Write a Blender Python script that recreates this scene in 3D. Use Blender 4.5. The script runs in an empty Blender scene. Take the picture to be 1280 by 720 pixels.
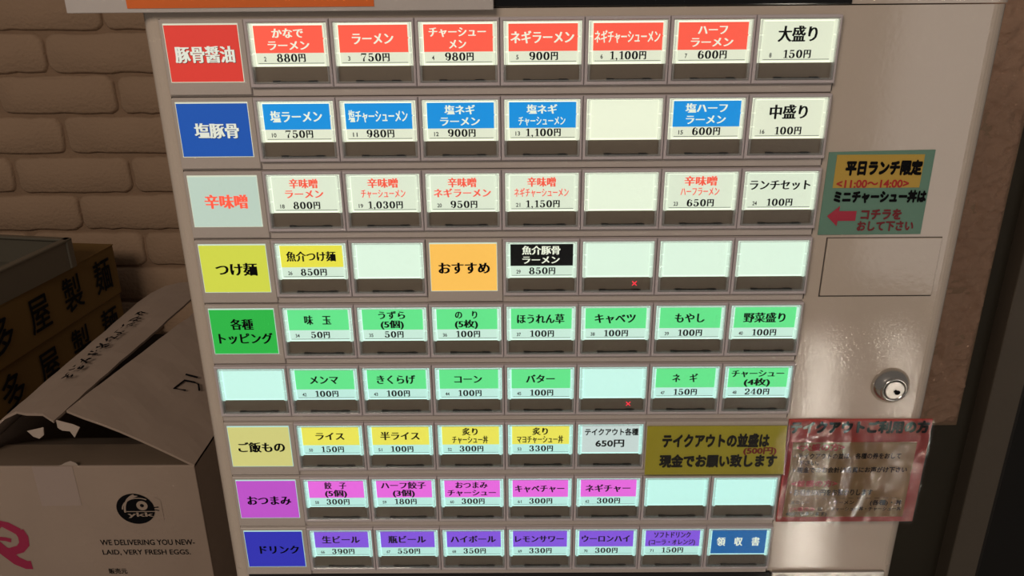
import bpy, bmesh, math, random
from mathutils import Vector, Matrix, noise
random.seed(7)
sc = bpy.context.scene
C = sc.collection

# ------------------------------------------------------------------ camera, world, lights, exposure
cam = bpy.data.objects.new('camera', bpy.data.cameras.new('camera'))
cam.data.sensor_width = 36.0
cam.data.lens = 36.0 * 1000.0 / 1280.0
cam.data.clip_start = 0.02
R3 = Matrix(((0.99996382, 0.00615116, 0.00587547), (0.00320950, 0.36683354, -0.93028106), (-0.00787762, 0.93026626, 0.36680052)))
M4 = R3.to_4x4(); M4.translation = Vector((0.00721, -0.39598, 1.5641))
cam.matrix_world = M4
C.objects.link(cam); sc.camera = cam
sc.view_settings.view_transform = 'Standard'
sc.view_settings.look = 'None'
sc.view_settings.gamma = 1.0
sc.view_settings.use_curve_mapping = False
sc.view_settings.exposure = 0.0
sc.cycles.sample_clamp_indirect = 0.0

w = bpy.data.worlds.new('world'); sc.world = w; w.use_nodes = True
w.node_tree.nodes['Background'].inputs['Color'].default_value = (1.0, 0.88, 0.78, 1)
w.node_tree.nodes['Background'].inputs['Strength'].default_value = 0.135

def area(name, loc, target, sx, sy, power, col, spread=math.pi):
    l = bpy.data.lights.new(name, 'AREA'); l.shape = 'RECTANGLE'; l.size = sx; l.size_y = sy
    l.energy = power; l.color = col; l.spread = spread
    o = bpy.data.objects.new(name, l); C.objects.link(o); o.location = loc
    o.rotation_euler = (Vector(target) - Vector(loc)).to_track_quat('-Z', 'Y').to_euler()
    return o
area('ceiling_lamp', (-0.75, -1.4, 2.45), (-0.3, 0.3, 1.2), 0.9, 0.5, 17.5, (1.0, 0.84, 0.70))
area('daylight_from_entrance', (1.9, -2.7, 1.2), (0, 0, 1.3), 0.9, 1.8, 6.0, (1.0, 0.93, 0.88))
# lamps added for two bright floor strips, reflected as streaks in the cabinet
area('floor_strip_lamp', (1.10, -2.15, 2.2), (1.10, -2.15, 0), 0.060, 1.7, 9.0, (1.0, 0.95, 0.88), math.radians(4)).rotation_euler = (0, 0, math.radians(22))
area('floor_strip_lamp', (1.50, -2.30, 2.2), (1.50, -2.30, 0), 0.035, 1.5, 4.5, (1.0, 0.95, 0.88), math.radians(4)).rotation_euler = (0, 0, math.radians(22))

# ------------------------------------------------------------------ materials
def mat(name, col, rough=0.5, metal=0.0, emit=None, es=0.0, bump=None, spec=0.5, vary=None, alpha=1.0):
    """bump=(scale, strength, distance); vary=(scale, amount) mottles the base colour slightly"""
    m = bpy.data.materials.new(name); m.use_nodes = True
    nt = m.node_tree; b = nt.nodes['Principled BSDF']
    b.inputs['Base Color'].default_value = (*col, 1); b.inputs['Roughness'].default_value = rough
    b.inputs['Metallic'].default_value = metal; b.inputs['Specular IOR Level'].default_value = spec
    b.inputs['Alpha'].default_value = alpha
    if emit is not None:
        b.inputs['Emission Color'].default_value = (*emit, 1); b.inputs['Emission Strength'].default_value = es
    tc = nt.nodes.new('ShaderNodeTexCoord')
    if bump:
        n = nt.nodes.new('ShaderNodeTexNoise'); n.inputs['Scale'].default_value = bump[0]; n.inputs['Detail'].default_value = 3
        bp = nt.nodes.new('ShaderNodeBump'); bp.inputs['Strength'].default_value = bump[1]; bp.inputs['Distance'].default_value = bump[2]
        nt.links.new(tc.outputs['Object'], n.inputs['Vector']); nt.links.new(n.outputs['Fac'], bp.inputs['Height'])
        nt.links.new(bp.outputs['Normal'], b.inputs['Normal'])
    if vary:
        n = nt.nodes.new('ShaderNodeTexNoise'); n.inputs['Scale'].default_value = vary[0]; n.inputs['Detail'].default_value = 4
        mx = nt.nodes.new('ShaderNodeMix'); mx.data_type = 'RGBA'
        k = vary[1]
        mx.inputs[6].default_value = (*[c * (1 - k) for c in col], 1); mx.inputs[7].default_value = (*[min(1, c * (1 + k)) for c in col], 1)
        nt.links.new(tc.outputs['Object'], n.inputs['Vector']); nt.links.new(n.outputs['Fac'], mx.inputs[0])
        nt.links.new(mx.outputs[2], b.inputs['Base Color'])
    return m

def glass(name, tint=(1, 1, 1), rough=0.05, ior=1.45, haze=0.0, bump=None):
    m = bpy.data.materials.new(name); m.use_nodes = True; nt = m.node_tree; nt.nodes.clear()
    out = nt.nodes.new('ShaderNodeOutputMaterial'); tr = nt.nodes.new('ShaderNodeBsdfTransparent'); gl = nt.nodes.new('ShaderNodeBsdfGlossy')
    tr.inputs['Color'].default_value = (*tint, 1); gl.inputs['Roughness'].default_value = rough
    fr = nt.nodes.new('ShaderNodeFresnel'); fr.inputs['IOR'].default_value = ior
    mx = nt.nodes.new('ShaderNodeMixShader')
    nt.links.new(fr.outputs[0], mx.inputs[0]); nt.links.new(tr.outputs[0], mx.inputs[1]); nt.links.new(gl.outputs[0], mx.inputs[2])
    last = mx
    if haze > 0:
        df = nt.nodes.new('ShaderNodeBsdfDiffuse'); df.inputs['Color'].default_value = (.8, .82, .84, 1)
        m2 = nt.nodes.new('ShaderNodeMixShader'); m2.inputs[0].default_value = haze
        nt.links.new(mx.outputs[0], m2.inputs[1]); nt.links.new(df.outputs[0], m2.inputs[2]); last = m2
    if bump:
        tc = nt.nodes.new('ShaderNodeTexCoord'); n = nt.nodes.new('ShaderNodeTexNoise'); n.inputs['Scale'].default_value = bump[0]
        n.inputs['Detail'].default_value = 6; n.inputs['Distortion'].default_value = 1.5
        b = nt.nodes.new('ShaderNodeBump'); b.inputs['Strength'].default_value = bump[1]; b.inputs['Distance'].default_value = bump[2]
        nt.links.new(tc.outputs['Object'], n.inputs['Vector']); nt.links.new(n.outputs['Fac'], b.inputs['Height'])
        nt.links.new(b.outputs['Normal'], gl.inputs['Normal']); nt.links.new(b.outputs['Normal'], fr.inputs['Normal'])
    nt.links.new(last.outputs[0], out.inputs['Surface'])
    return m

def lin(r, g, b):
    f = lambda c: (c / 255 / 12.92) if c <= 10 else ((c / 255 + 0.055) / 1.055) ** 2.4
    return (f(r), f(g), f(b))

body_m = mat('ivory_enamel', (0.475, 0.405, 0.34), 0.07, bump=(480, 0.12, 0.0003), spec=0.7)
row_m = mat('grey_plastic', (0.44, 0.39, 0.355), 0.42)
bezel_m = mat('mauve_grey_plastic', (0.47, 0.42, 0.43), 0.35)
seam_m = mat('dark_seam', (0.05, 0.042, 0.035), 0.8)
black_gloss = mat('black_glass', (0.004, 0.004, 0.005), 0.08)
slot_m = mat('brown_window', (0.215, 0.168, 0.128), 0.3)
latch_m = mat('black_latch', (0.01, 0.01, 0.01), 0.3)
chrome_m = mat('chrome', (0.62, 0.60, 0.57), 0.16, 1.0)
brushed_m = mat('brushed_steel', (0.55, 0.52, 0.49), 0.28, 1.0, bump=(300, 0.1, 0.0002))
clear_m = glass('clear_plastic', (0.97, 0.98, 0.98), 0.03, 1.38)
rim_m = mat('clear_rim_plastic', (0.6, 0.62, 0.62), 0.12, alpha=0.3)
lam_m = glass('laminating_film', (0.96, 0.96, 0.95), 0.06, 1.45)
wrinkle_m = glass('wrinkled_film', (0.97, 0.96, 0.95), 0.02, 1.41)
ink_black = mat('black_ink', (0.003, 0.003, 0.004), 0.8, spec=0.1)
ink_grey = mat('grey_ink', (0.03, 0.03, 0.03), 0.6)
marker_red = mat('red_marker', (0.38, 0.010, 0.012), 0.6)
marker_dkred = mat('dark_red_marker', (0.16, 0.008, 0.014), 0.6)
led_m = mat('red_led', (0.5, 0.02, 0.03), 0.4, emit=(1.0, 0.03, 0.06), es=1.3)
card_kraft = mat('cardboard', (0.31, 0.235, 0.185), 0.85, bump=(60, 0.15, 0.002), vary=(14, 0.10))
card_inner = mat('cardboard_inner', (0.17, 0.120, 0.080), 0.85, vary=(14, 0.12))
card_torn = mat('torn_paper', (0.36, 0.29, 0.24), 0.9)
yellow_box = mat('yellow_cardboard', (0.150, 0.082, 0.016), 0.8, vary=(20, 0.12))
tray_m = mat('grey_tray', (0.14, 0.125, 0.095), 0.35, 0.3)
brick_m = mat('foam_brick', (0.34, 0.225, 0.145), 0.85, bump=(160, 0.55, 0.003), vary=(9, 0.14))
mortar_m = mat('brick_joint', (0.27, 0.175, 0.11), 0.9, bump=(160, 0.5, 0.003), vary=(30, .15))
darkwall_m = mat('dark_wall_paint', (0.042, 0.034, 0.020), 0.7, vary=(5, .15))
post_m = mat('door_post', (0.13, 0.105, 0.078), 0.6, vary=(12, .08))
floor_m = mat('floor_tiles', (0.60, 0.57, 0.52), 0.35, vary=(3, .08))
wood_m = mat('table_wood', (0.12, 0.07, 0.04), 0.5)
rubber_m = mat('black_rubber', (0.006, 0.006, 0.006), 0.5)

def lit(name, rgb, k=1.0, base=None):
    """backlit translucent print: what passes the lamp light through"""
    e = lin(*rgb)
    return mat(name, base or tuple(c * 0.35 for c in e), 0.35, emit=e, es=k)

# ------------------------------------------------------------------ mesh helpers
def link(name, me, m=None, parent=None):
    o = bpy.data.objects.new(name, me); C.objects.link(o)
    if m is not None and not me.materials: me.materials.append(m)
    if parent is not None: o.parent = parent
    return o

def bm_mesh(bm, smooth=False):
    me = bpy.data.meshes.new('m'); bm.normal_update(); bm.to_mesh(me); bm.free()
    if smooth:
        for p in me.polygons: p.use_smooth = True
    return me

def add_box(bm, x0, x1, y0, y1, z0, z1, bev=0.0, seg=2, vertical_only=False):
    vs = [bm.verts.new(v) for v in ((x0,y0,z0),(x1,y0,z0),(x1,y1,z0),(x0,y1,z0),(x0,y0,z1),(x1,y0,z1),(x1,y1,z1),(x0,y1,z1))]
    fs = [bm.faces.new([vs[i] for i in f]) for f in ((0,3,2,1),(4,5,6,7),(0,1,5,4),(1,2,6,5),(2,3,7,6),(3,0,4,7))]
    if bev > 0:
        es = set()
        for f in fs:
            for e in f.edges:
                if vertical_only and abs((e.verts[0].co - e.verts[1].co).z) < 1e-6: continue
                es.add(e)
        bmesh.ops.bevel(bm, geom=list(es), offset=bev, segments=seg, profile=0.5, affect='EDGES')

def box(name, x0, x1, y0, y1, z0, z1, m, parent=None, bev=0.0, **k):
    bm = bmesh.new(); add_box(bm, x0, x1, y0, y1, z0, z1, bev, **k)
    return link(name, bm_mesh(bm), m, parent)

def add_ring(bm, ox0, ox1, oz0, oz1, ix0, ix1, iz0, iz1, y0, y1, bev=0.0003):
    """rectangular frame in the XZ plane, front at y0, back at y1, with a chamfered front"""
    o = [(ox0,oz0),(ox1,oz0),(ox1,oz1),(ox0,oz1)]; i = [(ix0,iz0),(ix1,iz0),(ix1,iz1),(ix0,iz1)]
    def off(pts, d, s):
        c = [(-1,-1),(1,-1),(1,1),(-1,1)]
        return [(p[0] - s*c[k][0]*d, p[1] - s*c[k][1]*d) for k, p in enumerate(pts)]
    loops = [([(x, y1, z) for x, z in o]), ([(x, y0+bev, z) for x, z in o]), ([(x, y0, z) for x, z in off(o, bev, 1)]),
             ([(x, y0, z) for x, z in off(i, bev, -1)]), ([(x, y0+bev, z) for x, z in i]), ([(x, y1, z) for x, z in i])]
    vs = [[bm.verts.new(p) for p in l] for l in loops]
    for a, b in zip(vs, vs[1:]):
        for k in range(4):
            bm.faces.new((a[k], a[(k+1)%4], b[(k+1)%4], b[k]))

def add_rect(bm, x0, x1, z0, z1, y):
    vs = [bm.verts.new(p) for p in ((x0,y,z0),(x1,y,z0),(x1,y,z1),(x0,y,z1))]
    return bm.faces.new(vs)

def add_poly(bm, pts):
    return bm.faces.new([bm.verts.new(p) for p in pts])

def add_tube(bm, pts, r, n=8, cap=True):
    rings = []
    for k, p in enumerate(pts):
        p = Vector(p); a = Vector(pts[max(k-1, 0)]); b = Vector(pts[min(k+1, len(pts)-1)])
        t = (b - a).normalized(); u = t.orthogonal().normalized(); v = t.cross(u)
        rings.append([bm.verts.new(p + r * (math.cos(2*math.pi*i/n) * u + math.sin(2*math.pi*i/n) * v)) for i in range(n)])
    for a, b in zip(rings, rings[1:]):
        for i in range(n): bm.faces.new((a[i], a[(i+1)%n], b[(i+1)%n], b[i]))
    if cap: bm.faces.new(rings[0]); bm.faces.new(rings[-1])

def lathe_y(bm, prof, cx, cz, n=40):
    """prof: list of (radius, y); spins about the Y axis through (cx, cz)"""
    rings = []
    for r, y in prof:
        if r <= 0: rings.append([bm.verts.new((cx, y, cz))])
        else: rings.append([bm.verts.new((cx + r*math.cos(2*math.pi*i/n), y, cz + r*math.sin(2*math.pi*i/n))) for i in range(n)])
    for a, b in zip(rings, rings[1:]):
        for i in range(n):
            j = (i+1) % n
            if len(a) == 1: bm.faces.new((a[0], b[j], b[i]))
            elif len(b) == 1: bm.faces.new((a[i], a[j], b[0]))
            else: bm.faces.new((a[i], a[j], b[j], b[i]))

def empty(name, loc, **props):
    o = bpy.data.objects.new(name, None); C.objects.link(o); o.location = loc; o.empty_display_size = 0.05
    for k, v in props.items(): o[k] = v
    return o

def tag(o, label=None, category=None, group=None, kind=None):
    if label: o['label'] = label
    if category: o['category'] = category
    if group: o['group'] = group
    if kind: o['kind'] = kind
    return o

# ------------------------------------------------------------------ lettering
_cache = {}
def glyphs(body, offset=0.0, spacing=1.0):
    key = (body, offset, spacing)
    if key in _cache: return _cache[key]
    c = bpy.data.curves.new('t', 'FONT'); c.body = body; c.size = 1.0; c.offset = offset; c.resolution_u = 3
    c.space_character = spacing
    o = bpy.data.objects.new('t', c); C.objects.link(o)
    dg = bpy.context.evaluated_depsgraph_get()
    me = bpy.data.meshes.new_from_object(o.evaluated_get(dg))
    vs = [(v.co.x, v.co.y) for v in me.vertices]; fs = [tuple(p.vertices) for p in me.polygons]
    bpy.data.objects.remove(o); bpy.data.curves.remove(c); bpy.data.meshes.remove(me)
    _cache[key] = (vs, fs)
    return vs, fs
_kv, _ = glyphs('国'); KY0 = min(v[1] for v in _kv); KY1 = max(v[1] for v in _kv); KH = KY1 - KY0; KC = (KY0 + KY1) / 2
_kw, _ = glyphs('国国'); ADV = (max(v[0] for v in _kw) - min(v[0] for v in _kw)) - (max(v[0] for v in _kv) - min(v[0] for v in _kv))

class Ink:
    """collects flat printed shapes in a local (u right, v up) plane"""
    def __init__(s): s.v = []; s.f = []; s.lay = []; s.nl = 0
    def add(s, vs, fs):
        n = len(s.v); s.nl += 1; s.lay += [(s.nl % 7) * 0.000012] * len(vs); s.v += vs; s.f += [tuple(i + n for i in f) for f in fs]
    def text(s, body, cx, cy, width, h, style='mincho', weight=0.03):
        """width: overall width (None = natural); h: height of a full kanji"""
        if style == 'mincho': vs, fs = glyphs(body); sh = ((-weight, 0.008), (0.0, -0.008), (weight, 0.008))
        else: vs, fs = glyphs(body); sh = [(weight*math.cos(i*math.pi/3), weight*math.sin(i*math.pi/3)) for i in range(6)]
        x0 = min(v[0] for v in vs); x1 = max(v[0] for v in vs)
        sy = h / KH; sx = width / (x1 - x0 + 2*weight) if width else sy
        mx = (x0 + x1) / 2
        for d, e in sh:
            s.add([(cx + (x - mx + d) * sx, cy + (y - KC + e) * sy) for x, y in vs], fs)
    def latin(s, body, cx, cy, width, h, weight=0.0):
        vs, fs = glyphs(body, weight)
        x0 = min(v[0] for v in vs); x1 = max(v[0] for v in vs); y0 = min(v[1] for v in vs); y1 = max(v[1] for v in vs)
        s.add([(cx + (x - (x0+x1)/2) * width/(x1-x0), cy + (y - (y0+y1)/2) * h/(y1-y0)) for x, y in vs], fs)
    def rect(s, x0, x1, y0, y1): s.add([(x0,y0),(x1,y0),(x1,y1),(x0,y1)], [(0,1,2,3)])
    def poly(s, pts): s.add(list(pts), [tuple(range(len(pts)))])
    def disc(s, cx, cy, rx, ry, n=20): s.poly([(cx + rx*math.cos(2*math.pi*i/n), cy + ry*math.sin(2*math.pi*i/n)) for i in range(n)])
    def pen(s, pts, a, b, closed=False):
        """stroke drawn with a broad nib: an ellipse of half width a and half height b"""
        n = len(pts); L = []; Rr = []
        for k in range(n):
            p = pts[(k-1) % n] if closed else pts[max(k-1, 0)]; q = pts[(k+1) % n] if closed else pts[min(k+1, n-1)]
            dx, dy = q[0]-p[0], q[1]-p[1]; l = math.hypot(dx, dy) or 1; nx, ny = -dy/l, dx/l
            ht = math.hypot(a*nx, b*ny)
            L.append((pts[k][0] + nx*ht, pts[k][1] + ny*ht)); Rr.append((pts[k][0] - nx*ht, pts[k][1] - ny*ht))
        m = n if closed else n - 1
        s.add(L + Rr, [(k, (k+1) % n, n + (k+1) % n, n + k) for k in range(m)])
    def obj(s, name, m, parent, origin, y=None, matrix=None, dv=0.0):
        me = bpy.data.meshes.new('lettering')
        if matrix is None:
            L_ = s.lay if len(s.lay) == len(s.v) else [0] * len(s.v)
            me.from_pydata([(u, y - l, v) for (u, v), l in zip(s.v, L_)], [], s.f)
        else:
            me.from_pydata([tuple(matrix @ Vector((u, v, 0))) for u, v in s.v], [], s.f)
        o = link(name, me, m, parent)
        return o

def arc(cx, cy, rx, ry, a0, a1, n=10):
    return [(cx + rx*math.cos(math.radians(a0 + (a1-a0)*i/n)), cy + ry*math.sin(math.radians(a0 + (a1-a0)*i/n))) for i in range(n+1)]
A, B = 0.125, 0.045
def digit(ch):
    k = Ink()
    if ch == '0': k.pen(arc(.42,.5,.26,.46,0,360,20)[:-1], A, B, True)
    elif ch == '1':
        k.rect(.33,.54,0,1); k.rect(.16,.71,0,.06); k.poly([(.33,.98),(.12,.84),(.12,.79),(.33,.84)])
    elif ch == '2':
        k.disc(.21,.74,.11,.11,12); k.pen(arc(.40,.70,.27,.27,160,-35,10) + [(.40,.32),(.13,.10)], A*.9, B*1.2)
        k.poly([(.10,0),(.72,0),(.76,.30),(.71,.30),(.62,.15),(.10,.15)])
    elif ch == '3':
        k.disc(.20,.77,.10,.10,12); k.pen(arc(.38,.75,.23,.22,150,-90,10), A, B); k.pen(arc(.38,.27,.27,.25,90,-150,12), A, B)
        k.disc(.18,.22,.11,.10,12)
    elif ch == '4':
        k.rect(.46,.65,0,1); k.rect(.30,.80,0,.06); k.rect(.04,.80,.25,.32); k.poly([(.46,1),(.65,1),(.10,.28),(.04,.28)])
    elif ch == '5':
        k.poly([(.18,1),(.68,1),(.62,.85),(.22,.85)]); k.pen([(.20,.98),(.18,.50)], .03, .03)
        k.pen(arc(.38,.32,.27,.29,130,-150,12), A, B); k.disc(.17,.22,.11,.10,12)
    elif ch in '69':
        k.pen(arc(.43,.30,.25,.27,0,360,16)[:-1], A*.95, B, True); k.pen(arc(.45,.46,.27,.50,75,200,10), A, B); k.disc(.62,.80,.10,.09,12)
        if ch == '9': k.v = [(.86-x, 1-y) for x, y in k.v]
    elif ch == '7':
        k.poly([(.10,1),(.76,1),(.74,.83),(.14,.83),(.13,.70),(.08,.70)]); k.poly([(.68,.86),(.76,.97),(.48,.35),(.50,0),(.28,0),(.32,.32)])
    elif ch == '8':
        k.pen(arc(.42,.75,.20,.22,0,360,16)[:-1], A*.85, B, True); k.pen(arc(.42,.27,.26,.25,0,360,16)[:-1], A, B, True)
    elif ch == ',':
        k.disc(.18,.09,.11,.10,12); k.poly([(.28,.10),(.28,0),(.14,-.20),(.11,-.17),(.19,0)])
    return k
def price(ink, s, cx, cy, h, dw):
    """wide thick-thin numerals followed by the yen kanji; dw = advance per digit"""
    adv = [dw * (0.45 if c == ',' else 0.86 if c == '1' else 1.0) for c in s]
    tot = sum(adv) + dw * 1.12; x = cx - tot / 2
    for c, a in zip(s, adv):
        k = digit(c); ink.add([(x + u * dw / .88, cy - h/2 + v * h) for u, v in k.v], k.f); x += a
    ink.text('円', x + dw * 0.58, cy, dw * 1.0, h * 1.02, weight=0.055)

# ------------------------------------------------------------------ the setting
W = 1.05                                    # wall plane
fl = box('floor', -2.2, 2.6, -4.5, 1.3, -0.05, 0, floor_m); fl['kind'] = 'structure'
wall = box('wall_back', -2.2, 1.031, W + 0.012, W + 0.12, 0, 2.6, darkwall_m); wall['kind'] = 'structure'
mw = box('brick_backing', -1.6, 0.921, W + 0.002, W + 0.012, 0.680, 2.10, mortar_m, wall, bev=0.001)
def brick_mesh(wd, hd, seed):
    rnd = random.Random(seed); bm = bmesh.new()
    pts = []
    r = 0.014
    for cxs, czs, a0 in ((1,1,0),(-1,1,90),(-1,-1,180),(1,-1,270)):
        for i in range(4):
            a = math.radians(a0 + 30*i)
            pts.append((cxs*(wd/2-r) + r*math.cos(a) + rnd.uniform(-.0014,.0014), czs*(hd/2-r) + r*math.sin(a) + rnd.uniform(-.0014,.0014)))
    out = []
    n = len(pts)
    for k in range(n):
        p, q = pts[k], pts[(k+1) % n]; out.append(p)
        d = math.hypot(p[0]-q[0], p[1]-q[1]); m = int(d / 0.018)
        for j in range(1, m):
            t = j / m; out.append((p[0]*(1-t)+q[0]*t + rnd.uniform(-.0012,.0012), p[1]*(1-t)+q[1]*t + rnd.uniform(-.0016,.0016)))
    n = len(out)
    back = [bm.verts.new((x, 0.004, z)) for x, z in out]
    mid = [bm.verts.new((x*.985, -0.003, z*.96)) for x, z in out]
    fr = [bm.verts.new((x*.955, -0.006 + rnd.uniform(-.0004,.0004), z*.87)) for x, z in out]
    for a, b in ((back, mid), (mid, fr)):
        for i in range(n): bm.faces.new((a[i], a[(i+1)%n], b[(i+1)%n], b[i]))
    bm.faces.new(fr)
    me = bm_mesh(bm, True); me.materials.append(brick_m); return me
bricks = [brick_mesh(0.2095, 0.0665, s) for s in range(8)]
half = brick_mesh(0.105, 0.0665, 50); 
for r in range(-5, 14):
    zc = 1.0449 + 0.0718 * r + 0.0359
    if zc > 2.08 or zc < 0.70: continue
    x0 = -0.7005 if r % 2 == 0 else -0.8090
    for c in range(-3, 9):
        xa = x0 + 0.214 * c; xb = xa + 0.214
        if xb < -1.35 or xa > 0.76: continue
        o = link('brick', random.choice(bricks), None, wall)
        o.location = ((xa + xb)/2 + random.uniform(-.002,.002), W, zc + random.uniform(-.001,.001))
bm = bmesh.new(); g = []                      # rough stone-look foam strip at the end of the bricks
for j in range(281):
    row = []
    for i in range(29):
        x = 0.795 + 0.125 * i / 28; z = 0.684 + 1.36 * j / 280
        ex_ = min(1, (28 - i) / 2.5) * min(1, j / 2.5 + 0.0)
        if j < 3 and i > 25: z += 0.004 * (i - 25)
        d = noise.noise(Vector((x * 30, z * 30, 1.0))) * 0.008 + noise.noise(Vector((x * 80, z * 130, 5.0))) * 0.009
        row.append(bm.verts.new((x, W - 0.010 * ex_ + 0.004 * (1 - ex_) + d * ex_, z)))
    g.append(row)
for j in range(280):
    for i in range(28): bm.faces.new((g[j][i], g[j][i+1], g[j+1][i+1], g[j+1][i]))
link('foam_strip', bm_mesh(bm, True), mat('stone_foam', (0.42, 0.26, 0.175), 0.8, bump=(120, 0.6, 0.004), vary=(12, .15)), wall)
tr = box('trim_1', 0.955, 1.018, W - 0.03, W + 0.12, 0, 2.4, post_m, bev=0.003); tr['kind'] = 'structure'
dr = box('door_1', 1.022, 2.0, W + 0.02, W + 0.06, 0, 2.3, black_gloss); dr['kind'] = 'structure'
box('door_frame', 1.020, 1.045, W + 0.0, W + 0.07, 0, 2.3, mat('dark_frame', (.012,.010,.008), .5), dr, bev=.002)

# ------------------------------------------------------------------ the ticket machine
P = 0.04; RH = 0.036247
def rowz(r): return 1.40 - (r - 4) * RH
def colx(c): return (c - 4) * P
mach = empty('ticket_machine', (0, 0.18, 0),
             label='ivory ticket vending machine with nine rows of backlit menu buttons', category='ticket machine')
mach_inv = Vector((0, 0.18, 0))
def into(o, root=mach):
    """keep world coordinates while parenting to an Empty that stands elsewhere"""
    o.parent = root; o.location = o.location - root.location; return o
XL, XR = -0.1705, 0.2397
# cabinet: rounded vertical edges; the front skin is the side panel area plus the frame around the button rows
bm = bmesh.new()
add_box(bm, XL, XR, 0.0, 0.36, 1.2222, 1.5487, 0.0090, 8, True)
into(link('cabinet', bm_mesh(bm, False), body_m))
bm = bmesh.new(); add_box(bm, XL, XR, 0.0, 0.36, 1.5493, 1.78, 0.0075, 5, True)
into(link('upper_cabinet', bm_mesh(bm), body_m))
bm = bmesh.new(); add_box(bm, XL, XR, 0.0012, 0.36, 0.02, 1.2212, 0.0075, 5, True)
lower = into(link('lower_cabinet', bm_mesh(bm), body_m))
into(box('display', -0.0025, 0.1640, -0.0012, 0.004, 1.5492, 1.70, black_gloss, bev=0.0006))
into(box('recess_plate', -0.1600, 0.1628, -0.0004, 0.004, 1.10, 1.2185, black_gloss, bev=0.0004))  # flat black plate stands in for the dark recess below the rows
into(box('steel_plate', 0.1632, 0.2330, -0.0010, 0.003, 1.10, 1.2190, brushed_m, bev=0.0006))
for s in (-0.13, 0.20):
    for yy in (0.05, 0.30):
        bm = bmesh.new(); bmesh.ops.create_cone(bm, cap_ends=True, segments=20, radius1=0.018, radius2=0.014, depth=0.02,
                                              matrix=Matrix.Translation((s, yy, 0.01)))
        into(link('foot', bm_mesh(bm), rubber_m))
# row panels: nine plates, each with its row of buttons in front
for r in range(9):
    z1 = rowz(r); z0 = rowz(r + 1)
    zb = z0 + 0.0004
    bm = bmesh.new(); add_box(bm, colx(0), colx(8) - 0.0004, -0.0012, 0.001, zb, z1, 0.0004, 1)
    into(link('row_panel', bm_mesh(bm), row_m))
    into(box('row_seam', colx(0) - 0.0002, colx(8) - 0.0002, -0.00025, 0.0005, z0 + 0.00005, zb, seam_m))
    into(box('row_end_gap', colx(8) - 0.0006, colx(8) + 0.0001, -0.0006, 0.0005, z0 + 0.001, z0 + 0.0045, seam_m))
for k in (0,):
    into(box('side_seam', colx(0) - 0.0004, colx(0), -0.0002, 0.0005, rowz(9) + 0.001, rowz(0), seam_m))
# coin-door hatch: recessed joint and a plate
into(box('hatch_joint', 0.1680, 0.2279, -0.00005, 0.001, 1.4019, 1.4351, seam_m))
into(box('hatch', 0.1686, 0.2276, -0.0010, 0.001, 1.4028, 1.4347, body_m, bev=0.0003))
# lock
bm = bmesh.new()
LX, LZ = 0.2150, 1.3485
lathe_y(bm, [(0.0106, 0.001), (0.0106, -0.0008), (0.0098, -0.0026), (0.0078, -0.0052), (0.0070, -0.0060), (0.0070, -0.0064), (0.0062, -0.0066), (0.0056, -0.0058)], LX, LZ)
lk = into(link('lock', bm_mesh(bm, True), chrome_m)); lk['label'] = 'chrome cylinder lock'
bm = bmesh.new(); lathe_y(bm, [(0.0053, -0.0050), (0.0053, -0.0062), (0.0050, -0.0064), (0, -0.0064)], LX, LZ)
o = link('key_plug', bm_mesh(bm), brushed_m); o.parent = lk
ik = Ink(); ik.disc(LX + 0.0016, LZ - 0.0014, 0.0016, 0.0014); ik.pen([(LX + .0012, LZ - .0010), (LX + 0.0000, LZ + 0.0002)], .0006, .0006); ik.pen([(LX + .0009, LZ - .0004), (LX - 0.0006, LZ - 0.0008)], .0005, .0005)
o = ik.obj('keyhole', ink_black, None, None, y=-0.00650); o.parent = lk

# ---- backlight colours, warm white at the top turning to cool white at the bottom
def row_white(r):
    t = min(1, max(0, (r - 1.5) / 4.0))
    a, b = (222, 226, 202), (186, 232, 222)
    return tuple(a[i]*(1-t) + b[i]*t for i in range(3))
white_m = [lit('backlit_white', row_white(r), 1.0) for r in range(9)]
blank_m = [lit('backlit_blank', tuple(min(255, c * 1.05) for c in row_white(r)), 1.0) for r in range(9)]
diffuser_m = [lit('backlight_diffuser', tuple(min(255, c * 1.10) for c in row_white(r)), 1.15) for r in range(9)]
band_rgb = {'red': (246, 92, 72), 'blue': (16, 140, 214), 'yellow': (228, 220, 72), 'black': (6, 6, 8), 'green': (100, 224, 138),
            'lemon': (232, 224, 88), 'pink': (230, 104, 220), 'violet': (132, 84, 220), 'navy': (14, 96, 160)}
bands = {k: lit('print_' + k, v) for k, v in band_rgb.items()}
ink_white = lit('unprinted_letters', (232, 236, 214)); ink_red = lit('red_print', (240, 88, 66))
bands['orange'] = lit('print_orange', (255, 200, 92))
X0, X1 = 0.100, 0.925        # card edges in cell units
RIMX0, RIMX1 = 0.048, 0.962

def lines_for(title, r):
    return title
def card_text(ink, lines, y_top, y_bot):
    """lines: (text, width in mm, height in mm)"""
    n = len(lines); H = y_top - y_bot
    for k, (t, wmm, hmm) in enumerate(lines):
        cy = y_top - H * ((k + 0.5) / n) if n > 1 else (y_top + y_bot) / 2
        if n == 2: cy += (0.0003 if k else -0.0003)
        ink.text(t, 0, cy, wmm / 1000, hmm / 1000, weight=0.044 if wmm / len(t) > 2.9 else 0.034)

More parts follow.
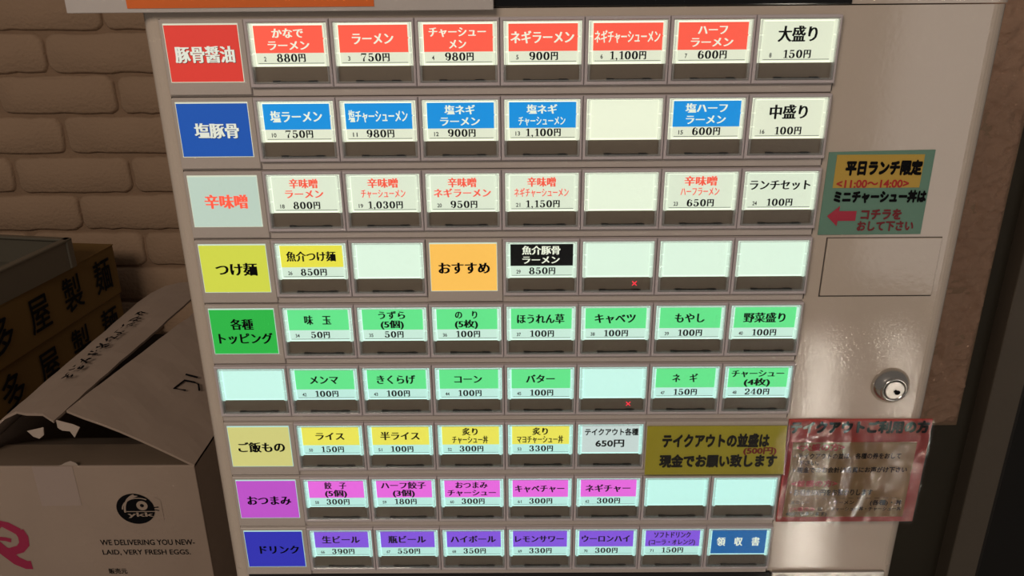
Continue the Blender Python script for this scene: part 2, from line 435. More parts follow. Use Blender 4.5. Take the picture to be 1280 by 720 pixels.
# one shared set of plastic pieces for every button, in cell-local coordinates: x from the cell centre, z down from the row top
HZ = RH
def fz(f): return -f * HZ
def fx(f): return (f - 0.5) * P
bm = bmesh.new()
add_ring(bm, fx(0.004), fx(0.996), fz(0.868), fz(0.004), fx(RIMX0 - .004), fx(RIMX1 + .004), fz(0.818), fz(0.048), -0.0034, 0.0012, 0.0004)
bezel_me = bm_mesh(bm); bezel_me.materials.append(bezel_m)
bm = bmesh.new()
add_ring(bm, fx(RIMX0), fx(RIMX1), fz(0.815), fz(0.052), fx(RIMX0 + .020), fx(RIMX1 - .020), fz(0.795), fz(0.062), -0.0040, -0.0012, 0.0003)
rim_me = bm_mesh(bm); rim_me.materials.append(rim_m)
bm = bmesh.new(); add_box(bm, fx(RIMX0 + .002), fx(RIMX1 - .002), -0.0038, -0.0034, fz(0.813), fz(0.054))
cap_me = bm_mesh(bm); cap_me.materials.append(clear_m)
bm = bmesh.new(); add_box(bm, fx(RIMX0 + .02), fx(RIMX1 - .02), -0.0016, -0.0010, fz(0.815), fz(0.604), 0.0001, 1)
slot_me = bm_mesh(bm); slot_me.materials.append(slot_m)
bm = bmesh.new()
add_box(bm, fx(0.30), fx(0.82), -0.0026, -0.0016, fz(0.806), fz(0.792))
add_box(bm, fx(0.27), fx(0.36), -0.0028, -0.0016, fz(0.808), fz(0.782), 0.0001, 1)
add_box(bm, fx(0.70), fx(0.80), -0.0028, -0.0016, fz(0.808), fz(0.782), 0.0001, 1)
latch_me = bm_mesh(bm); latch_me.materials.append(latch_m)
bm = bmesh.new(); add_box(bm, fx(RIMX0 - .002), fx(RIMX1 + .002), -0.00145, -0.0009, fz(0.603), fz(0.056))
diff_me = bm_mesh(bm)
bm = bmesh.new()
for s in (RIMX0 + .006, RIMX1 - .046):
    for a, b in ((0.066, 0.245), (0.255, 0.43), (0.44, 0.60)):
        add_box(bm, fx(s), fx(s + .040), -0.0028, -0.0016, fz(b), fz(a), 0.0002, 1)
guard_me = bm_mesh(bm)
guard_m = [lit('lit_guard', tuple(min(255, c * 1.04) for c in row_white(r)), 0.95) for r in range(9)]
diffs = []; guards = []
for r in range(9):
    d = diff_me.copy(); d.materials.append(diffuser_m[r]); diffs.append(d)
    g = guard_me.copy(); g.materials.append(guard_m[r]); guards.append(g)

def sub(name, me, parent):
    o = bpy.data.objects.new(name, me); C.objects.link(o); o.parent = parent; return o
def plate(name, x0, x1, z0, z1, y0, y1, m, parent, bev=0):
    bm = bmesh.new(); add_box(bm, x0, x1, y0, y1, z0, z1, bev, 1); return link(name, bm_mesh(bm), m, parent)

def button(r, c, label, band, text_col, lines, num, yen, blank=False, sold=False, hand=False, top=None, full=False):
    b = empty('ticket_button', (colx(c) + P/2, 0, rowz(r))); into(b); b['label'] = label
    sub('bezel', bezel_me, b); sub('diffuser', diffs[r], b); sub('side_guard', guards[r], b)
    sub('lower_window', slot_me, b); sub('latch', latch_me, b); sub('cap_rim', rim_me, b); sub('clear_cap', cap_me, b)
    cx0, cx1 = fx(X0), fx(X1)
    ct = 0.085 if not blank else 0.075; cb = 0.575
    plate('card', cx0, cx1, fz(cb), fz(ct), -0.0019, -0.0015, (blank_m if blank else (hand_m if hand else white_m[r])) if not blank else blank_m[r], b)
    if blank:
        if sold:
            k = Ink(); s = 0.0012; ux, uz = fx(0.735), fz(0.70)
            k.pen([(ux-s, uz-s), (ux+s, uz+s)], .00022, .00022); k.pen([(ux-s, uz+s), (ux+s, uz-s)], .00022, .00022)
            k.obj('sold_out_lamp', led_m, b, None, y=-0.0018)['label'] = 'glowing red cross'
        return b
    bt, bb = ct + .002, (0.43 if r < 3 else 0.415)
    if full: bb = cb - 0.004
    if band: plate('colour_band', cx0, cx1, fz(bb), fz(bt), -0.00205, -0.0019, bands[band], b)
    k = Ink()
    if hand:
        k.text('テイクアウト各種', fx(.52), fz(.20), 0.0305, 0.0042, 'marker', 0.035); k.text('650円', fx(.50), fz(.405), 0.0165, 0.0048, 'marker', 0.03)
        k.obj('lettering', ink_black, b, None, y=-0.0021)
        return b
    if full: card_text(k, lines, fz(0.09), fz(0.56))
    elif not band and len(lines) == 1: card_text(k, lines, fz(0.13), fz(0.36))
    else: card_text(k, lines, fz(bt + .004), fz(bb - .0 if band else bb - .01))
    k.obj('lettering', text_col, b, None, y=-0.00225)
    if num:
        k = Ink(); price(k, yen, fx(0.515), fz(0.492), 0.0037, 0.0034 if ',' not in yen else 0.00335)
        k.rect(cx0 + .0008, cx1 - .0008, fz(cb - .0115), fz(cb - .0175))
        k.obj('price', ink_black, b, None, y=-0.0021)
        k = Ink(); k.latin(num, fx(0.205), fz(0.505), 0.0007 * 1.6 * len(num), 0.0021, 0.02); k.obj('number', ink_grey, b, None, y=-0.0021)
    return b

def header(r, c, label, m, ink, lines, dy=0.0):
    b = empty('category_panel', (colx(c) + P/2, 0, rowz(r))); into(b); b['label'] = label
    plate('panel_plate', fx(0.003), fx(0.997), fz(0.965), fz(0.004), -0.0024, 0.001, row_m, b, 0.0004)
    plate('diffuser', fx(0.048), fx(0.928), fz(0.797), fz(0.052), -0.00255, -0.0023, header_edge[r], b)
    plate('card', fx(0.055), fx(0.921), fz(0.788), fz(0.072), -0.0027, -0.00255, m, b)
    if lines:
        k = Ink()
        for t, cxm, czf, wmm, hmm in lines:
            k.text(t, fx(.49) + cxm / 1000, fz(czf), wmm / 1000, hmm / 1000, weight=0.050)
        k.obj('lettering', ink, b, None, y=-0.00285)
        if ink is header_white:
            k2 = Ink(); k2.v = [(u + 0.00022, v - 0.00022) for u, v in k.v]; k2.f = list(k.f)
            k2.obj('letter_shadow', mat('letter_shadow', tuple(c * 0.25 for c in lin(120, 60, 60)) if r == 0 else (0.01, 0.03, 0.10), .6), b, None, y=-0.00277)
    return b
header_edge = [lit('header_backlight', tuple(c * 0.93 for c in row_white(r)), 0.9) for r in range(9)]
header_white = lit('header_letters', (214, 218, 204), 0.9)
hm = {k: lit('header_' + k, v, 0.80) for k, v in {'red': (214, 62, 52), 'blue': (30, 84, 172), 'white': (188, 210, 196), 'yellow': (208, 216, 76),
      'green': (46, 182, 72), 'cream': (208, 206, 128), 'magenta': (190, 84, 204), 'indigo': (48, 50, 178), 'orange': (252, 196, 92)}.items()}
hand_m = lit('handwritten_card', (196, 210, 206))

WH, BK, RD = ink_white, ink_black, ink_red
header(0, 0, 'red panel with white kanji', hm['red'], header_white, [('豚骨醤油', 0.3, .445, 28.5, 7.2)])
header(1, 0, 'blue panel with white kanji', hm['blue'], header_white, [('塩豚骨', 0.8, .44, 22, 7.0)])
header(2, 0, 'pale panel with red kanji', hm['white'], ink_red, [('辛味噌', 0.5, .43, 22, 6.9)])
header(3, 0, 'lime yellow panel with black lettering', hm['yellow'], BK, [('つけ麺', 0.8, .44, 22, 6.7)])
header(4, 0, 'green panel with two lines of black lettering', hm['green'], BK, [('各種', -0.6, .31, 12.5, 6.0), ('トッピング', 0.6, .54, 29.5, 6.2)])
button(5, 0, 'pale blank button in the left column', None, None, None, None, None, blank=True)
header(6, 0, 'cream yellow panel with black lettering', hm['cream'], BK, [('ご飯もの', 0.6, .44, 27, 6.4)])
header(7, 0, 'magenta panel with black lettering', hm['magenta'], BK, [('おつまみ', 0.6, .45, 26, 6.2)])
header(8, 0, 'indigo panel with black lettering', hm['indigo'], BK, [('ドリンク', 2.6, .44, 24, 6.0)])
header(3, 3, 'orange panel among the buttons', hm['orange'], BK, [('おすすめ', 0.2, .44, 27, 6.2)])

T2 = 4.3
D = [
 (0,1,'red',WH,[('かなで',15,T2),('ラーメン',19.8,T2)],'2','880'), (0,2,'red',WH,[('ラーメン',19.6,5.2)],'3','750'),
 (0,3,'red',WH,[('チャーシュー',27,T2),('メン',8.2,T2)],'4','980'), (0,4,'red',WH,[('ネギラーメン',30,5.4)],'5','900'),
 (0,5,'red',WH,[('ネギチャーシューメン',31,5.4)],'6','1,100'), (0,6,'red',WH,[('ハーフ',14,T2),('ラーメン',20,T2)],'7','600'),
 (0,7,None,BK,[('大盛り',18.5,6.8)],'8','150'),
 (1,1,'blue',WH,[('塩ラーメン',25.5,5.3)],'10','750'), (1,2,'blue',WH,[('塩チャーシューメン',29,5.6)],'11','980'),
 (1,3,'blue',WH,[('塩ネギ',15,T2),('ラーメン',19.5,T2)],'12','900'), (1,4,'blue',WH,[('塩ネギ',15,T2),('チャーシューメン',23,T2)],'13','1,100'),
 (1,5,), (1,6,'blue',WH,[('塩ハーフ',20.5,T2),('ラーメン',19.5,T2)],'15','600'), (1,7,None,BK,[('中盛り',18.5,6.5)],'16','100'),
 (2,1,None,RD,[('辛味噌',14.5,4.6),('ラーメン',19.5,T2)],'18','800'), (2,2,None,RD,[('辛味噌',15.5,4.6),('チャーシューメン',22.5,T2)],'19','1,030'),
 (2,3,None,RD,[('辛味噌',14.5,4.6),('ネギラーメン',29,T2)],'20','950'), (2,4,None,RD,[('辛味噌',14.5,4.6),('ネギチャーシューメン',27.5,T2)],'21','1,150'),
 (2,5,), (2,6,None,RD,[('辛味噌',16.5,4.6),('ハーフラーメン',19.5,T2)],'23','650'), (2,7,None,BK,[('ランチセット',30.5,5.0)],'24','100'),
 (3,1,'yellow',BK,[('魚介つけ麺',26,5.2)],'26','850'), (3,2,), (3,4,'black',WH,[('魚介豚骨',20,4.5),('ラーメン',19.5,4.2)],'29','850'),
 (3,5,'x'), (3,6,), (3,7,),
 (4,1,'green',BK,[('味　玉',14.5,5.2)],'34','50'), (4,2,'green',BK,[('うずら',14.5,4.5),('(5個)',12.5,4.4)],'35','50'),
 (4,3,'green',BK,[('の　り',12,4.5),('(5枚)',12.5,4.4)],'36','100'), (4,4,'green',BK,[('ほうれん草',25.5,5.3)],'37','100'),
 (4,5,'green',BK,[('キャベツ',22,5.4)],'38','100'), (4,6,'green',BK,[('もやし',16,5.3)],'39','100'), (4,7,'green',BK,[('野菜盛り',22.5,5.4)],'40','100'),
 (5,1,'green',BK,[('メンマ',16,5.2)],'42','100'), (5,2,'green',BK,[('きくらげ',21.5,5.3)],'43','100'), (5,3,'green',BK,[('コーン',15.5,5)],'44','100'),
 (5,4,'green',BK,[('バター',16,5.1)],'45','100'), (5,5,'x'), (5,6,'green',BK,[('ネ　ギ',14,5)],'47','150'),
 (5,7,'green',BK,[('チャーシュー',29,T2),('(4枚)',14.5,4.3)],'48','240'),
 (6,1,'lemon',BK,[('ライス',16.5,5)],'50','150'), (6,2,'lemon',BK,[('半ライス',22.5,5.2)],'51','100'),
 (6,3,'lemon',BK,[('炙り',9,4.6),('チャーシュー丼',20.5,4.7)],'52','300'), (6,4,'lemon',BK,[('炙り',9,4.6),('マヨチャーシュー丼',26.5,4.7)],'53','330'),
 (6,5,'hand'),
 (7,1,'pink',BK,[('餃　子',13,4.5),('(5個)',13,4.5)],'58','300'), (7,2,'pink',BK,[('ハーフ餃子',26.5,4.5),('(3個)',13,4.5)],'59','180'),
 (7,3,'pink',BK,[('おつまみ',19,4.4),('チャーシュー',28.5,T2)],'60','300'), (7,4,'pink',BK,[('キャベチャー',29,4.9)],'61','300'),
 (7,5,'pink',BK,[('ネギチャー',26.5,4.9)],'62','300'), (7,6,), (7,7,),
 (8,1,'violet',BK,[('生ビール',23,5.2)],'66','390'), (8,2,'violet',BK,[('瓶ビール',23,5.2)],'67','550'), (8,3,'violet',BK,[('ハイボール',27.5,5)],'68','350'),
 (8,4,'violet',BK,[('レモンサワー',29.5,4.9)],'69','330'), (8,5,'violet',BK,[('ウーロンハイ',29,4.9)],'70','300'),
 (8,6,'violet',BK,[('ソフトドリンク',22,T2),('(コーラ・オレンジ)',28,3.9)],'71','150'),
 (8,7,'navy',WH,[('領　収　書',26,6)],None,None),
]
pos = {0:'first', 1:'second', 2:'third', 3:'fourth', 4:'fifth', 5:'sixth', 6:'seventh', 7:'eighth', 8:'ninth'}
cn = {'red':'red-topped','blue':'blue-topped','yellow':'yellow-topped','black':'black-topped','green':'green-topped','lemon':'lemon-topped','pink':'pink-topped','violet':'violet-topped','navy':'all-blue', None:'white'}
for d in D:
    r, c = d[0], d[1]
    if len(d) == 2: button(r, c, 'blank lit button in the %s row' % pos[r], None, None, None, None, None, blank=True)
    elif d[2] == 'x': button(r, c, 'blank lit button with a red cross in the %s row' % pos[r], None, None, None, None, None, blank=True, sold=True)
    elif d[2] == 'hand': button(r, c, 'button with a handwritten 650 yen card', None, None, None, None, None, hand=True)
    else:
        lab = '%s button priced %s yen, numbered %s' % (cn[d[2]], d[6], d[5]) if d[5] else 'blue receipt button with white kanji'
        button(r, c, lab, d[2], d[3], d[4], d[5], d[6], full=(d[5] is None))

# ------------------------------------------------------------------ papers on the machine
def quad_sheet(name, pts, y0, y1, m, parent=None):
    """pts: four (x, z) corners"""
    bm = bmesh.new(); f = [bm.verts.new((x, y0, z)) for x, z in pts]; b = [bm.verts.new((x, y1, z)) for x, z in pts]
    bm.faces.new(f); bm.faces.new(b[::-1])
    for i in range(4): bm.faces.new((f[i], b[i], b[(i+1)%4], f[(i+1)%4]))
    return link(name, bm_mesh(bm), m, parent)
teal = quad_sheet('teal_notice', [(0.1630,1.4367),(0.2159,1.4368),(0.2157,1.4806),(0.1631,1.4797)], -0.0006, -0.0001, mat('teal_paper', (0.115, 0.235, 0.175), .6))
tag(teal, 'small teal handwritten notice taped above the hatch of the ticket machine', 'notice')
o = box('yellow_label', 0.1672, 0.2108, -0.0008, -0.0006, 1.4615, 1.4784, mat('ochre_paper', (0.46, 0.30, 0.045), .6), teal)
k = Ink(); k.text('平日ランチ限定', 0.1914, 1.4716, 0.0385, 0.0066, 'marker', 0.075); k.obj('lettering', ink_black, teal, None, y=-0.0009)
k = Ink(); k.text('<11:00～14:00>', 0.1870, 1.4637, 0.0365, 0.0048, 'marker', 0.035); k.obj('lettering', marker_red, teal, None, y=-0.0009)
k = Ink(); k.text('ミニチャーシュー丼は', 0.1918, 1.4568, 0.0469, 0.0056, 'marker', 0.075); k.obj('lettering', ink_black, teal, None, y=-0.0009)
k = Ink(); k.text('コチラを', 0.1939, 1.4475, 0.0209, 0.0054, 'marker', 0.05); k.text('おして下さい', 0.1969, 1.4413, 0.0290, 0.0050, 'marker', 0.05)
k.obj('lettering', marker_dkred, teal, None, y=-0.0009)
k = Ink(); ax, az = 0.1737, 1.4468
k.add([(ax-.0074,az),(ax-.0014,az+.0054),(ax-.0016,az+.0026),(ax+.0074,az+.0026),(ax+.0074,az-.0026),(ax-.0016,az-.0026),(ax-.0018,az-.0054)], [(0,1,2,5,6),(2,3,4,5)])
k.obj('arrow', mat('crimson_paper', (0.36, 0.018, 0.045), .6), teal, None, y=-0.0009)

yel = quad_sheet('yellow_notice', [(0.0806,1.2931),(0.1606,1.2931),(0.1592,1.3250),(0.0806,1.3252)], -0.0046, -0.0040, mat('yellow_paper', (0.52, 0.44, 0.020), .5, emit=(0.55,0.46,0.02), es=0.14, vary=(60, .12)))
tag(yel, 'yellow laminated notice covering two button places in the seventh row', 'notice')
k = Ink(); k.text('テイクアウトの並盛は', 0.1198, 1.3157, 0.0610, 0.0080, 'marker', 0.06); k.text('現金でお願い致します', 0.1222, 1.3022, 0.0676, 0.0076, 'marker', 0.06)
k.obj('lettering', ink_black, yel, None, y=-0.0048)
k = Ink(); k.text('(500円)', 0.1455, 1.3091, 0.0190, 0.0044, 'marker', 0.045); k.obj('lettering', marker_red, yel, None, y=-0.0048)
box('laminate', 0.0803, 0.1612, -0.0052, -0.0049, 1.2926, 1.3262, lam_m, yel)
into(box('row_panel', colx(6), colx(8), -0.0036, -0.001, rowz(6.87), rowz(6.0), row_m, bev=0.0004))

red = quad_sheet('red_notice', [(0.1616,1.2570),(0.2429,1.2569),(0.2424,1.3269),(0.1612,1.3273)], -0.0012, -0.0004, mat('red_paper', (0.42, 0.045, 0.035), .5))
tag(red, 'red bordered handwritten notice under a wrinkled shiny film, below the chrome lock', 'notice')
o = quad_sheet('tan_sheet', [(0.1648,1.2606),(0.2362,1.2606),(0.2360,1.3122),(0.1652,1.3122)], -0.0015, -0.0012, mat('tan_paper', (0.34, 0.215, 0.085), .5), red)
kb = Ink(); kr = Ink()
kb.text('テイクアウトご利用の方', 0.2017, 1.3222, 0.0790, 0.0070, 'marker', 0.07)
def tx(k, t, cx, cz, wd, h, wt=0.02): k.text(t, cx, cz, wd, h, 'marker', wt)
tx(kr, '<大盛の方>', 0.1812, 1.3091, 0.0278, 0.0044, .045); tx(kb, '・テイクアウトの並は、各種の券をおして', 0.1974, 1.3031, 0.0616, 0.0036, .03)
tx(kb, '下さい。', 0.1756, 1.2986, 0.0121, 0.0032, .03); tx(kb, '・現金でのお会計は店員にお声がけ下さい', 0.2002, 1.2937, 0.0660, 0.0036, .03)
tx(kr, '<並盛の方>', 0.1808, 1.2843, 0.0269, 0.0041, .045); tx(kb, '・お現金500円をお預かりします', 0.1914, 1.2781, 0.0486, 0.0041, .035)
for i in range(12): kb.rect(0.1715 + i * .0051, 0.1745 + i * .0051, 1.27385, 1.27415)
tx(kb, 'メニュー', 0.1739, 1.2711, 0.0109, 0.0027, .03); tx(kb, '・ラーメン', 0.1986, 1.2710, 0.0148, 0.0027, .03); tx(kb, '(各種)・丼', 0.2248, 1.2708, 0.0188, 0.0034, .03)
tx(kr, '(大盛のみ', 0.1760, 1.2663, 0.0150, 0.0028, .03); tx(kb, 'は', 0.1866, 1.2663, 0.0026, 0.0028, .03)
tx(kb, '・チャーシュー丼・チャーシュー丼', 0.2126, 1.2664, 0.0436, 0.0027, .03); tx(kb, '400円で承ります)', 0.1786, 1.2629, 0.0244, 0.0028, .03)
kb.obj('lettering', ink_black, red, None, y=-0.0017); kr.obj('lettering', marker_red, red, None, y=-0.0017)
# wrinkled film: a real, slightly creased sheet over the notice
bm = bmesh.new(); NX, NZ = 150, 130; g = []
for j in range(NZ + 1):
    rowv = []
    for i in range(NX + 1):
        x = 0.1612 + 0.0816 * i / NX; z = 1.2568 + 0.0706 * j / NZ
        d = abs(noise.noise(Vector((x * 110, z * 60, 3.1)))) * 0.00034 + abs(noise.noise(Vector((x * 330, z * 200, 9.7)))) * 0.00006
        rowv.append(bm.verts.new((x, -0.0031 + d, z)))
    g.append(rowv)
for j in range(NZ):
    for i in range(NX): bm.faces.new((g[j][i], g[j][i+1], g[j+1][i+1], g[j+1][i]))
film = link('plastic_film', bm_mesh(bm, True), wrinkle_m, red)

post = box('poster', -0.2006, -0.0027, -0.0048, -0.0030, 1.5481, 1.72, mat('grey_board', (0.42, 0.385, 0.365), .5), bev=0.0003)
tag(post, 'pale grey poster with an orange field hanging over the top of the ticket machine', 'poster')
quad_sheet('orange_field', [(-0.1720,1.5500),(-0.0578,1.5501),(-0.0560,1.70),(-0.1760,1.70)], -0.0051, -0.0048, mat('orange_print', (0.62, 0.115, 0.006), .5), post)

# ------------------------------------------------------------------ power cable behind the machine
bm = bmesh.new()
pts = [(0.2575 + 0.010*math.sin(i*0.75), 0.10 + 0.005*math.cos(i*0.6), 1.42 - i*0.012) for i in range(22)]
pts = [(0.235,0.10,1.385),(0.250,0.10,1.382),(0.2595,0.10,1.372),(0.2590,0.10,1.360),(0.250,0.10,1.345),(0.246,0.10,1.31),(0.246,0.10,1.27),(0.252,0.10,1.235),(0.260,0.10,1.215),(0.2625,0.10,1.195),(0.258,0.10,1.175),(0.250,0.10,1.15),(0.250,0.10,0.6),(0.27,0.14,0.004)]
def smooth_path(p, n=6):
    out = []
    for i in range(len(p) - 1):
        a, b, c, d = (Vector(p[max(i-1, 0)]), Vector(p[i]), Vector(p[i+1]), Vector(p[min(i+2, len(p)-1)]))
        for k in range(n):
            t = k / n; out.append(0.5*((2*b) + (c-a)*t + (2*a-5*b+4*c-d)*t*t + (3*b-a-3*c+d)*t**3))
    return out + [Vector(p[-1])]
bm = bmesh.new(); add_tube(bm, smooth_path(pts), 0.0028, 8)
into(link('power_cable', bm_mesh(bm, True), rubber_m))

# ------------------------------------------------------------------ egg box
EX0, EX1, EY0, EY1, EZ0, EZ1 = -0.605, -0.349, 0.35, 0.70, 0.762, 1.0620
egg = empty('egg_box', ((EX0+EX1)/2, (EY0+EY1)/2, EZ0), label='brown cardboard egg box with torn open flaps beside the ticket machine', category='box')
def ein(o): return into(o, egg)
T = 0.003
ein(box('front_wall', EX0, EX1, EY0, EY0+T, EZ0, EZ1, card_kraft, bev=0.0008)); ein(box('back_wall', EX0, EX1, EY1-T, EY1, EZ0, EZ1, card_kraft, bev=0.0008))
ein(box('side_wall', EX0, EX0+T, EY0+T, EY1-T, EZ0, EZ1, card_kraft)); ein(box('side_wall', EX1-T, EX1, EY0+T, EY1-T, EZ0, EZ1, card_kraft))
ein(box('bottom', EX0+T, EX1-T, EY0+T, EY1-T, EZ0, EZ0+T, card_kraft))
def slab(name, top, thick, m, parent=None):
    """top: grid rows of points; solid sheet of the given thickness hanging below it"""
    bm = bmesh.new(); R_ = len(top); N_ = len(top[0])
    a = [[bm.verts.new(p) for p in row] for row in top]; b = [[bm.verts.new((p[0], p[1], p[2]-thick)) for p in row] for row in top]
    for j in range(R_-1):
        for i in range(N_-1):
            bm.faces.new((a[j][i], a[j][i+1], a[j+1][i+1], a[j+1][i])); bm.faces.new((b[j][i], b[j+1][i], b[j+1][i+1], b[j][i+1]))
    per = [(0,i) for i in range(N_)] + [(j,N_-1) for j in range(1,R_)] + [(R_-1,i) for i in range(N_-2,-1,-1)] + [(j,0) for j in range(R_-2,0,-1)]
    for q in range(len(per)):
        (j,i),(j2,i2) = per[q], per[(q+1)%len(per)]
        bm.faces.new((a[j][i], b[j][i], b[j2][i2], a[j2][i2]))
    bmesh.ops.recalc_face_normals(bm, faces=bm.faces)
    return link(name, bm_mesh(bm), m, parent)
def lerp(p, q, t): return tuple(p[i]*(1-t)+q[i]*t for i in range(3))
def flap(name, h0, h1, e0, e1, torn, m, bulge=0.004, n=26, k=7, seed=3):
    """hinge h0-h1 (front to back), free edge e0-e1; torn: function giving how far the front edge is bitten back"""
    rnd = random.Random(seed); rows = []
    for j in range(k + 1):
        t = j / k; row = []
        f = lerp(h0, e0, t); bk = lerp(h1, e1, t)
        for i in range(n + 1):
            s = i / n; s0 = torn(t)
            p = list(lerp(f, bk, s0 + (1 - s0) * s)); p[2] += bulge * math.sin(math.pi * t) + 0.0015 * noise.noise(Vector((p[0]*30, p[1]*30, seed)))
            if j == k: p[0] += 0.0018 * noise.noise(Vector((p[1]*60, seed, 0)))
            row.append(tuple(p))
        rows.append(row)
    return slab(name, rows, 0.003, m)
# right flap: rises from the right rim to the meeting line; left flap likewise
rf = ein(flap('flap', (EX1,EY0+.001,EZ1), (EX1,0.705,EZ1+.002), (-0.4905,0.3664,1.120), (-0.443,0.6866,1.120), lambda t: 0.012*t + 0.05*max(0, t-.9), card_kraft, bulge=0.005))
LF = ((EX0,EY0+.02,EZ1+.001), (EX0,0.700,EZ1+.005), (-0.4919,0.3399,1.120), (-0.4698,0.7619,1.120))
lf = ein(flap('flap', *LF, lambda t: 0.015 + 0.02*abs(math.sin(t*9)), card_kraft, bulge=0.028, seed=8))
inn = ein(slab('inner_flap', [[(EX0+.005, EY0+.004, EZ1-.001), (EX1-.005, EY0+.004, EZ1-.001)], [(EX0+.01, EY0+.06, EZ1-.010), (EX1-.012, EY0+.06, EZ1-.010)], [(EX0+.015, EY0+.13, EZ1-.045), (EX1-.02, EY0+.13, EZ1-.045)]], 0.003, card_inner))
def shred(pts, y=None):
    bm = bmesh.new(); f = [bm.verts.new(p) for p in pts]; b = [bm.verts.new((p[0], p[1]+.0012, p[2]-.0006)) for p in pts]
    bm.faces.new(f); bm.faces.new(b[::-1])
    for i in range(len(pts)): bm.faces.new((f[i], b[i], b[(i+1)%len(pts)], f[(i+1)%len(pts)]))
    return ein(link('torn_shred', bm_mesh(bm), card_torn))
shred([(-0.488,0.349,1.1215),(-0.470,0.348,1.1165),(-0.463,0.347,1.1135),(-0.4665,0.346,1.108),(-0.470,0.345,1.102),(-0.474,0.346,1.109),(-0.482,0.346,1.110),(-0.487,0.347,1.113)])
shred([(-0.516,0.340,1.1135),(-0.4975,0.340,1.118),(-0.4985,0.339,1.109),(-0.5035,0.338,1.105),(-0.510,0.339,1.107)])
shred([(-0.500,0.351,1.0620),(-0.477,0.351,1.0620),(-0.479,0.3505,1.0660),(-0.484,0.350,1.0690),(-0.490,0.350,1.0670),(-0.495,0.3505,1.0640)])
# packing tape at the middle of the front
o = ein(box('tape', -0.5282, -0.4834, EY0-0.0004, EY0, 1.0102, 1.0621, mat('packing_tape', (0.33, 0.255, 0.22), .4)))
# printed marks on the front wall
YF = EY0 - 0.0004
k = Ink(); k.latin('WE DELIVERING YOU NEW-', -0.4183, 0.9592, 0.1085, 0.0078, 0.012); k.latin('LAID, VERY FRESH EGGS.', -0.4218, 0.9448, 0.1015, 0.0082, 0.012)
k.text('販売元', -0.4600, 0.9180, 0.0215, 0.0072, 'bold', .02)
ein(k.obj('lettering', ink_black, None, None, y=YF))
# bird-in-an-egg emblem
ex, ez = -0.4235, 1.0055
k = Ink(); k.poly([(ex + .0215*math.cos(a)*(1.0), ez + .0205*math.sin(a)) for a in [2*math.pi*i/40 for i in range(40)]])
ein(k.obj('emblem', ink_black, None, None, y=YF))
k = Ink()
k.pen(arc(ex+.006, ez-.004, .0185, .0235, 182, 105, 12), .0011, .0011)
k.pen(arc(ex+.0045, ez-.002, .0195, .0165, 175, 60, 14), .0008, .0006)
k.poly([(ex-.0075,ez+.010),(ex-.001,ez+.0185),(ex+.006,ez+.0175),(ex-.001,ez+.0145)])
k.rect(ex-.011, ex+.0235, ez-.0040, ez-.0030)
k.pen(arc(ex+.0080, ez+.0045, .0043, .0043, 0, 360, 20)[:-1], .0020, .0020, True)
k.latin('ykk', ex+.0045, ez-.0085, .030, .0075, 0.02)
k.poly([(ex+.0235,ez+.0155),(ex+.030,ez+.012),(ex+.030,ez-.015),(ex+.018,ez-.016),(ex+.0212,ez-.008),(ex+.0215,ez+.004),(ex+.0205,ez+.010)])
ein(k.obj('emblem', mat('bare_cardboard', (0.31,0.235,0.185), .85), None, None, y=YF-.0001))
k = Ink(); k.pen([(ex+.018,ez+.0015),(ex+.0265,ez+.0025)], .0007,.0007); k.pen([(ex+.018,ez-.0005),(ex+.0265,ez-.0022)], .0006,.0006); k.disc(ex+.0080, ez+.0045, .0018,.0018)
ein(k.obj('emblem', ink_black, None, None, y=YF-.0002))
# crimson brush character cut by the frame edge
k = Ink(); px_, pz_ = -0.5725, 0.9555
def br(pts, a): k.pen(pts, a, a*.9)
br([(-.062+px_+.04, pz_+.020),(-.030+px_+.02,pz_+.031),(px_-.002,pz_+.028),(px_+.010,pz_+.019)], .0055)
br([(px_+.010,pz_+.021),(px_+.013,pz_+.012),(px_+.012,pz_+.002),(px_+.006,pz_-.005),(px_-.006,pz_-.009)], .0060)
br([(px_-.030,pz_+.016),(px_-.022,pz_+.004),(px_-.012,pz_-.010),(px_-.002,pz_-.022),(px_+.008,pz_-.028),(px_+.014,pz_-.028)], .0068)
br([(px_-.016,pz_+.010),(px_-.008,pz_+.009),(px_-.002,pz_+.007)], .0030)
br([(px_-.024,pz_-.002),(px_-.014,pz_-.006),(px_-.004,pz_-.010)], .0055)
ein(k.obj('brush_lettering', mat('crimson_ink', (0.30, 0.010, 0.055), .7), None, None, y=YF))
# black lettering running along the left flap, and a sign on the right flap
def on_plane(o_, u_, v_):
    u_ = Vector(u_).normalized(); v_ = Vector(v_); n_ = u_.cross(v_).normalized(); v_ = n_.cross(u_)
    m_ = Matrix((( u_.x, v_.x, n_.x, o_[0]), (u_.y, v_.y, n_.y, o_[1]), (u_.z, v_.z, n_.z, o_[2]), (0,0,0,1))); return m_
k = Ink(); rr = random.Random(21)             # worn, unreadable black print: a row of broken strokes
for i in range(10):
    u = -0.47 + i * 0.104
    for q in range(4):
        a_ = (u + rr.uniform(-.035, .035), rr.uniform(-.42, .42)); b_ = (u + rr.uniform(-.04, .04), rr.uniform(-.45, .45))
        k.pen([a_, ((a_[0]+b_[0])/2 + rr.uniform(-.02,.02), (a_[1]+b_[1])/2 + rr.uniform(-.1,.1)), b_], .007, .075)
def lfp(t, s_): p = lerp(lerp(LF[0], LF[2], t), lerp(LF[1], LF[3], t), s_); return (p[0] - .0012, p[1] - .0004, p[2] + .0042 + .028 * math.sin(math.pi * t))
me = bpy.data.meshes.new('l'); me.from_pydata([lfp(0.74 - v * 0.14, 0.45 + u * 0.50) for u, v in k.v], [], k.f)
flap_ink = ein(link('flap_lettering', me, ink_black))
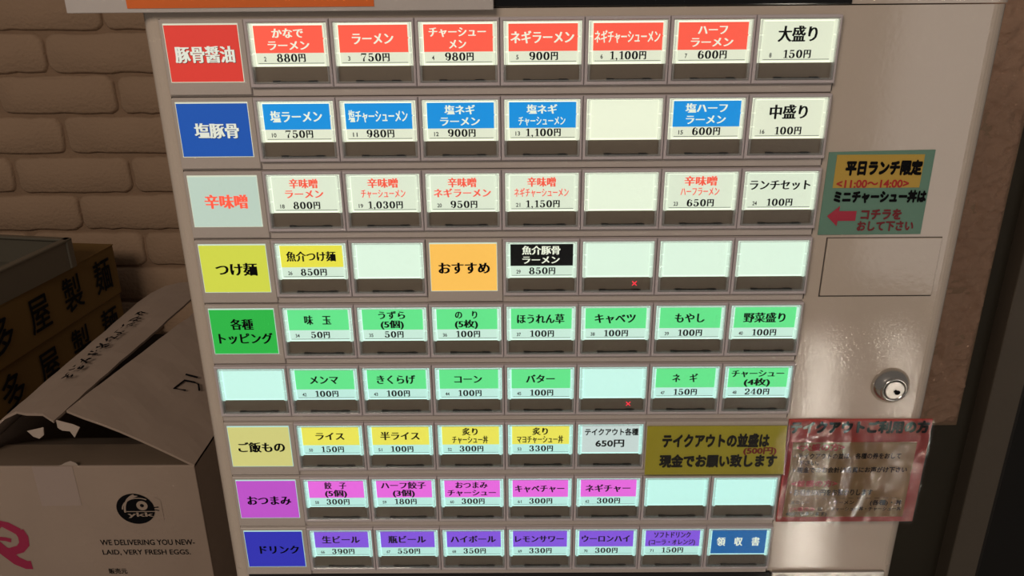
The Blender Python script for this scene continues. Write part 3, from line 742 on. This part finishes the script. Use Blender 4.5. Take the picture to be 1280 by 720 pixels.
FR = [[(-0.4089,0.4971,1.0982),(-0.3952,0.4987,1.0928)],[(-0.3982,0.4668,1.0921),(-0.4103,0.4634,1.0968),(-0.4059,0.4848,1.0963),(-0.3951,0.4873,1.0921),(-0.3900,0.4860,1.0899),(-0.3853,0.4752,1.0874)]]
bm = bmesh.new()
for line in FR: add_tube(bm, line, 0.0012, 6)
for v in bm.verts: pass
ein(link('flap_lettering', bm_mesh(bm), ink_black))

# ------------------------------------------------------------------ noodle boxes and tray
YAW = math.radians(-6.5)
navy_ink = mat('navy_ink', (0.006, 0.007, 0.012), .7)
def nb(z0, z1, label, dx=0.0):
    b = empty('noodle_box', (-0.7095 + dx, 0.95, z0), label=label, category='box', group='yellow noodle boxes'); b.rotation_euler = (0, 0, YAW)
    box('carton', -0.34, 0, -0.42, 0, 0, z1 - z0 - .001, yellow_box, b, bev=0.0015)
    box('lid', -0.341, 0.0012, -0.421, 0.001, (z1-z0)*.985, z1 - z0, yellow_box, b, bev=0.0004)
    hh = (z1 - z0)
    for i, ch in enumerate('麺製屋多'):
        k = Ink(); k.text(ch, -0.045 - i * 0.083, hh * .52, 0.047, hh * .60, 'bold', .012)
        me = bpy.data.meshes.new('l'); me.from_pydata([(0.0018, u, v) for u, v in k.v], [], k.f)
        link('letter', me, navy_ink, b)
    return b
nb(0.9400, 1.0300, 'lower yellow noodle box, under another one and half hidden by the egg box', -0.004)
nb(1.0305, 1.1215, 'upper yellow noodle box with black kanji under the grey tray')
tray = empty('tray', (-0.7145, 0.834, 1.1220), label='shallow grey metal tray on top of the yellow noodle boxes', category='tray'); tray.rotation_euler = (0, 0, math.radians(-9))
TW, TD, TH = 0.26, 0.30, 0.046
box('tray_base', -TW, 0, -TD, 0, 0, 0.003, tray_m, tray)
for nm, a in (('tray_side', (-0.004, 0, -TD, 0)), ('tray_side', (-TW, -TW+.004, -TD, 0)), ('tray_end', (-TW, 0, -.004, 0)), ('tray_end', (-TW, 0, -TD, -TD+.004))):
    box(nm, *a, 0.002, TH, tray_m, tray, bev=0.001)
bm = bmesh.new()
for a in ((-0.010, .002, -TD-.002, .002), (-TW-.002, -TW+.010, -TD-.002, .002), (-TW, 0, -.010, .002), (-TW, 0, -TD-.002, -TD+.010)):
    add_box(bm, *a, TH-.001, TH+.003, 0.001, 1)
link('rim', bm_mesh(bm), tray_m, tray)
box('corner_post', -0.006, 0.002, -0.012, 0.002, 0.0, TH+.003, tray_m, tray, bev=.002)

# supports out of sight below
sh = box('wall_shelf', -1.25, -0.69, 0.50, W, 0.915, 0.939, wood_m, bev=.002); tag(sh, 'dark wooden wall shelf carrying the yellow noodle boxes', 'shelf')
tb = empty('side_table', (-0.52, 0.52, 0), label='dark wooden side table under the egg box', category='table')
into(box('tabletop', -0.70, -0.30, 0.32, 0.74, 0.735, 0.761, wood_m, bev=.003), tb)
for sx in (-0.66, -0.35):
    for sy in (0.34, 0.63): into(box('leg', sx, sx+.03, sy, sy+.03, 0, 0.735, wood_m, bev=.002), tb)
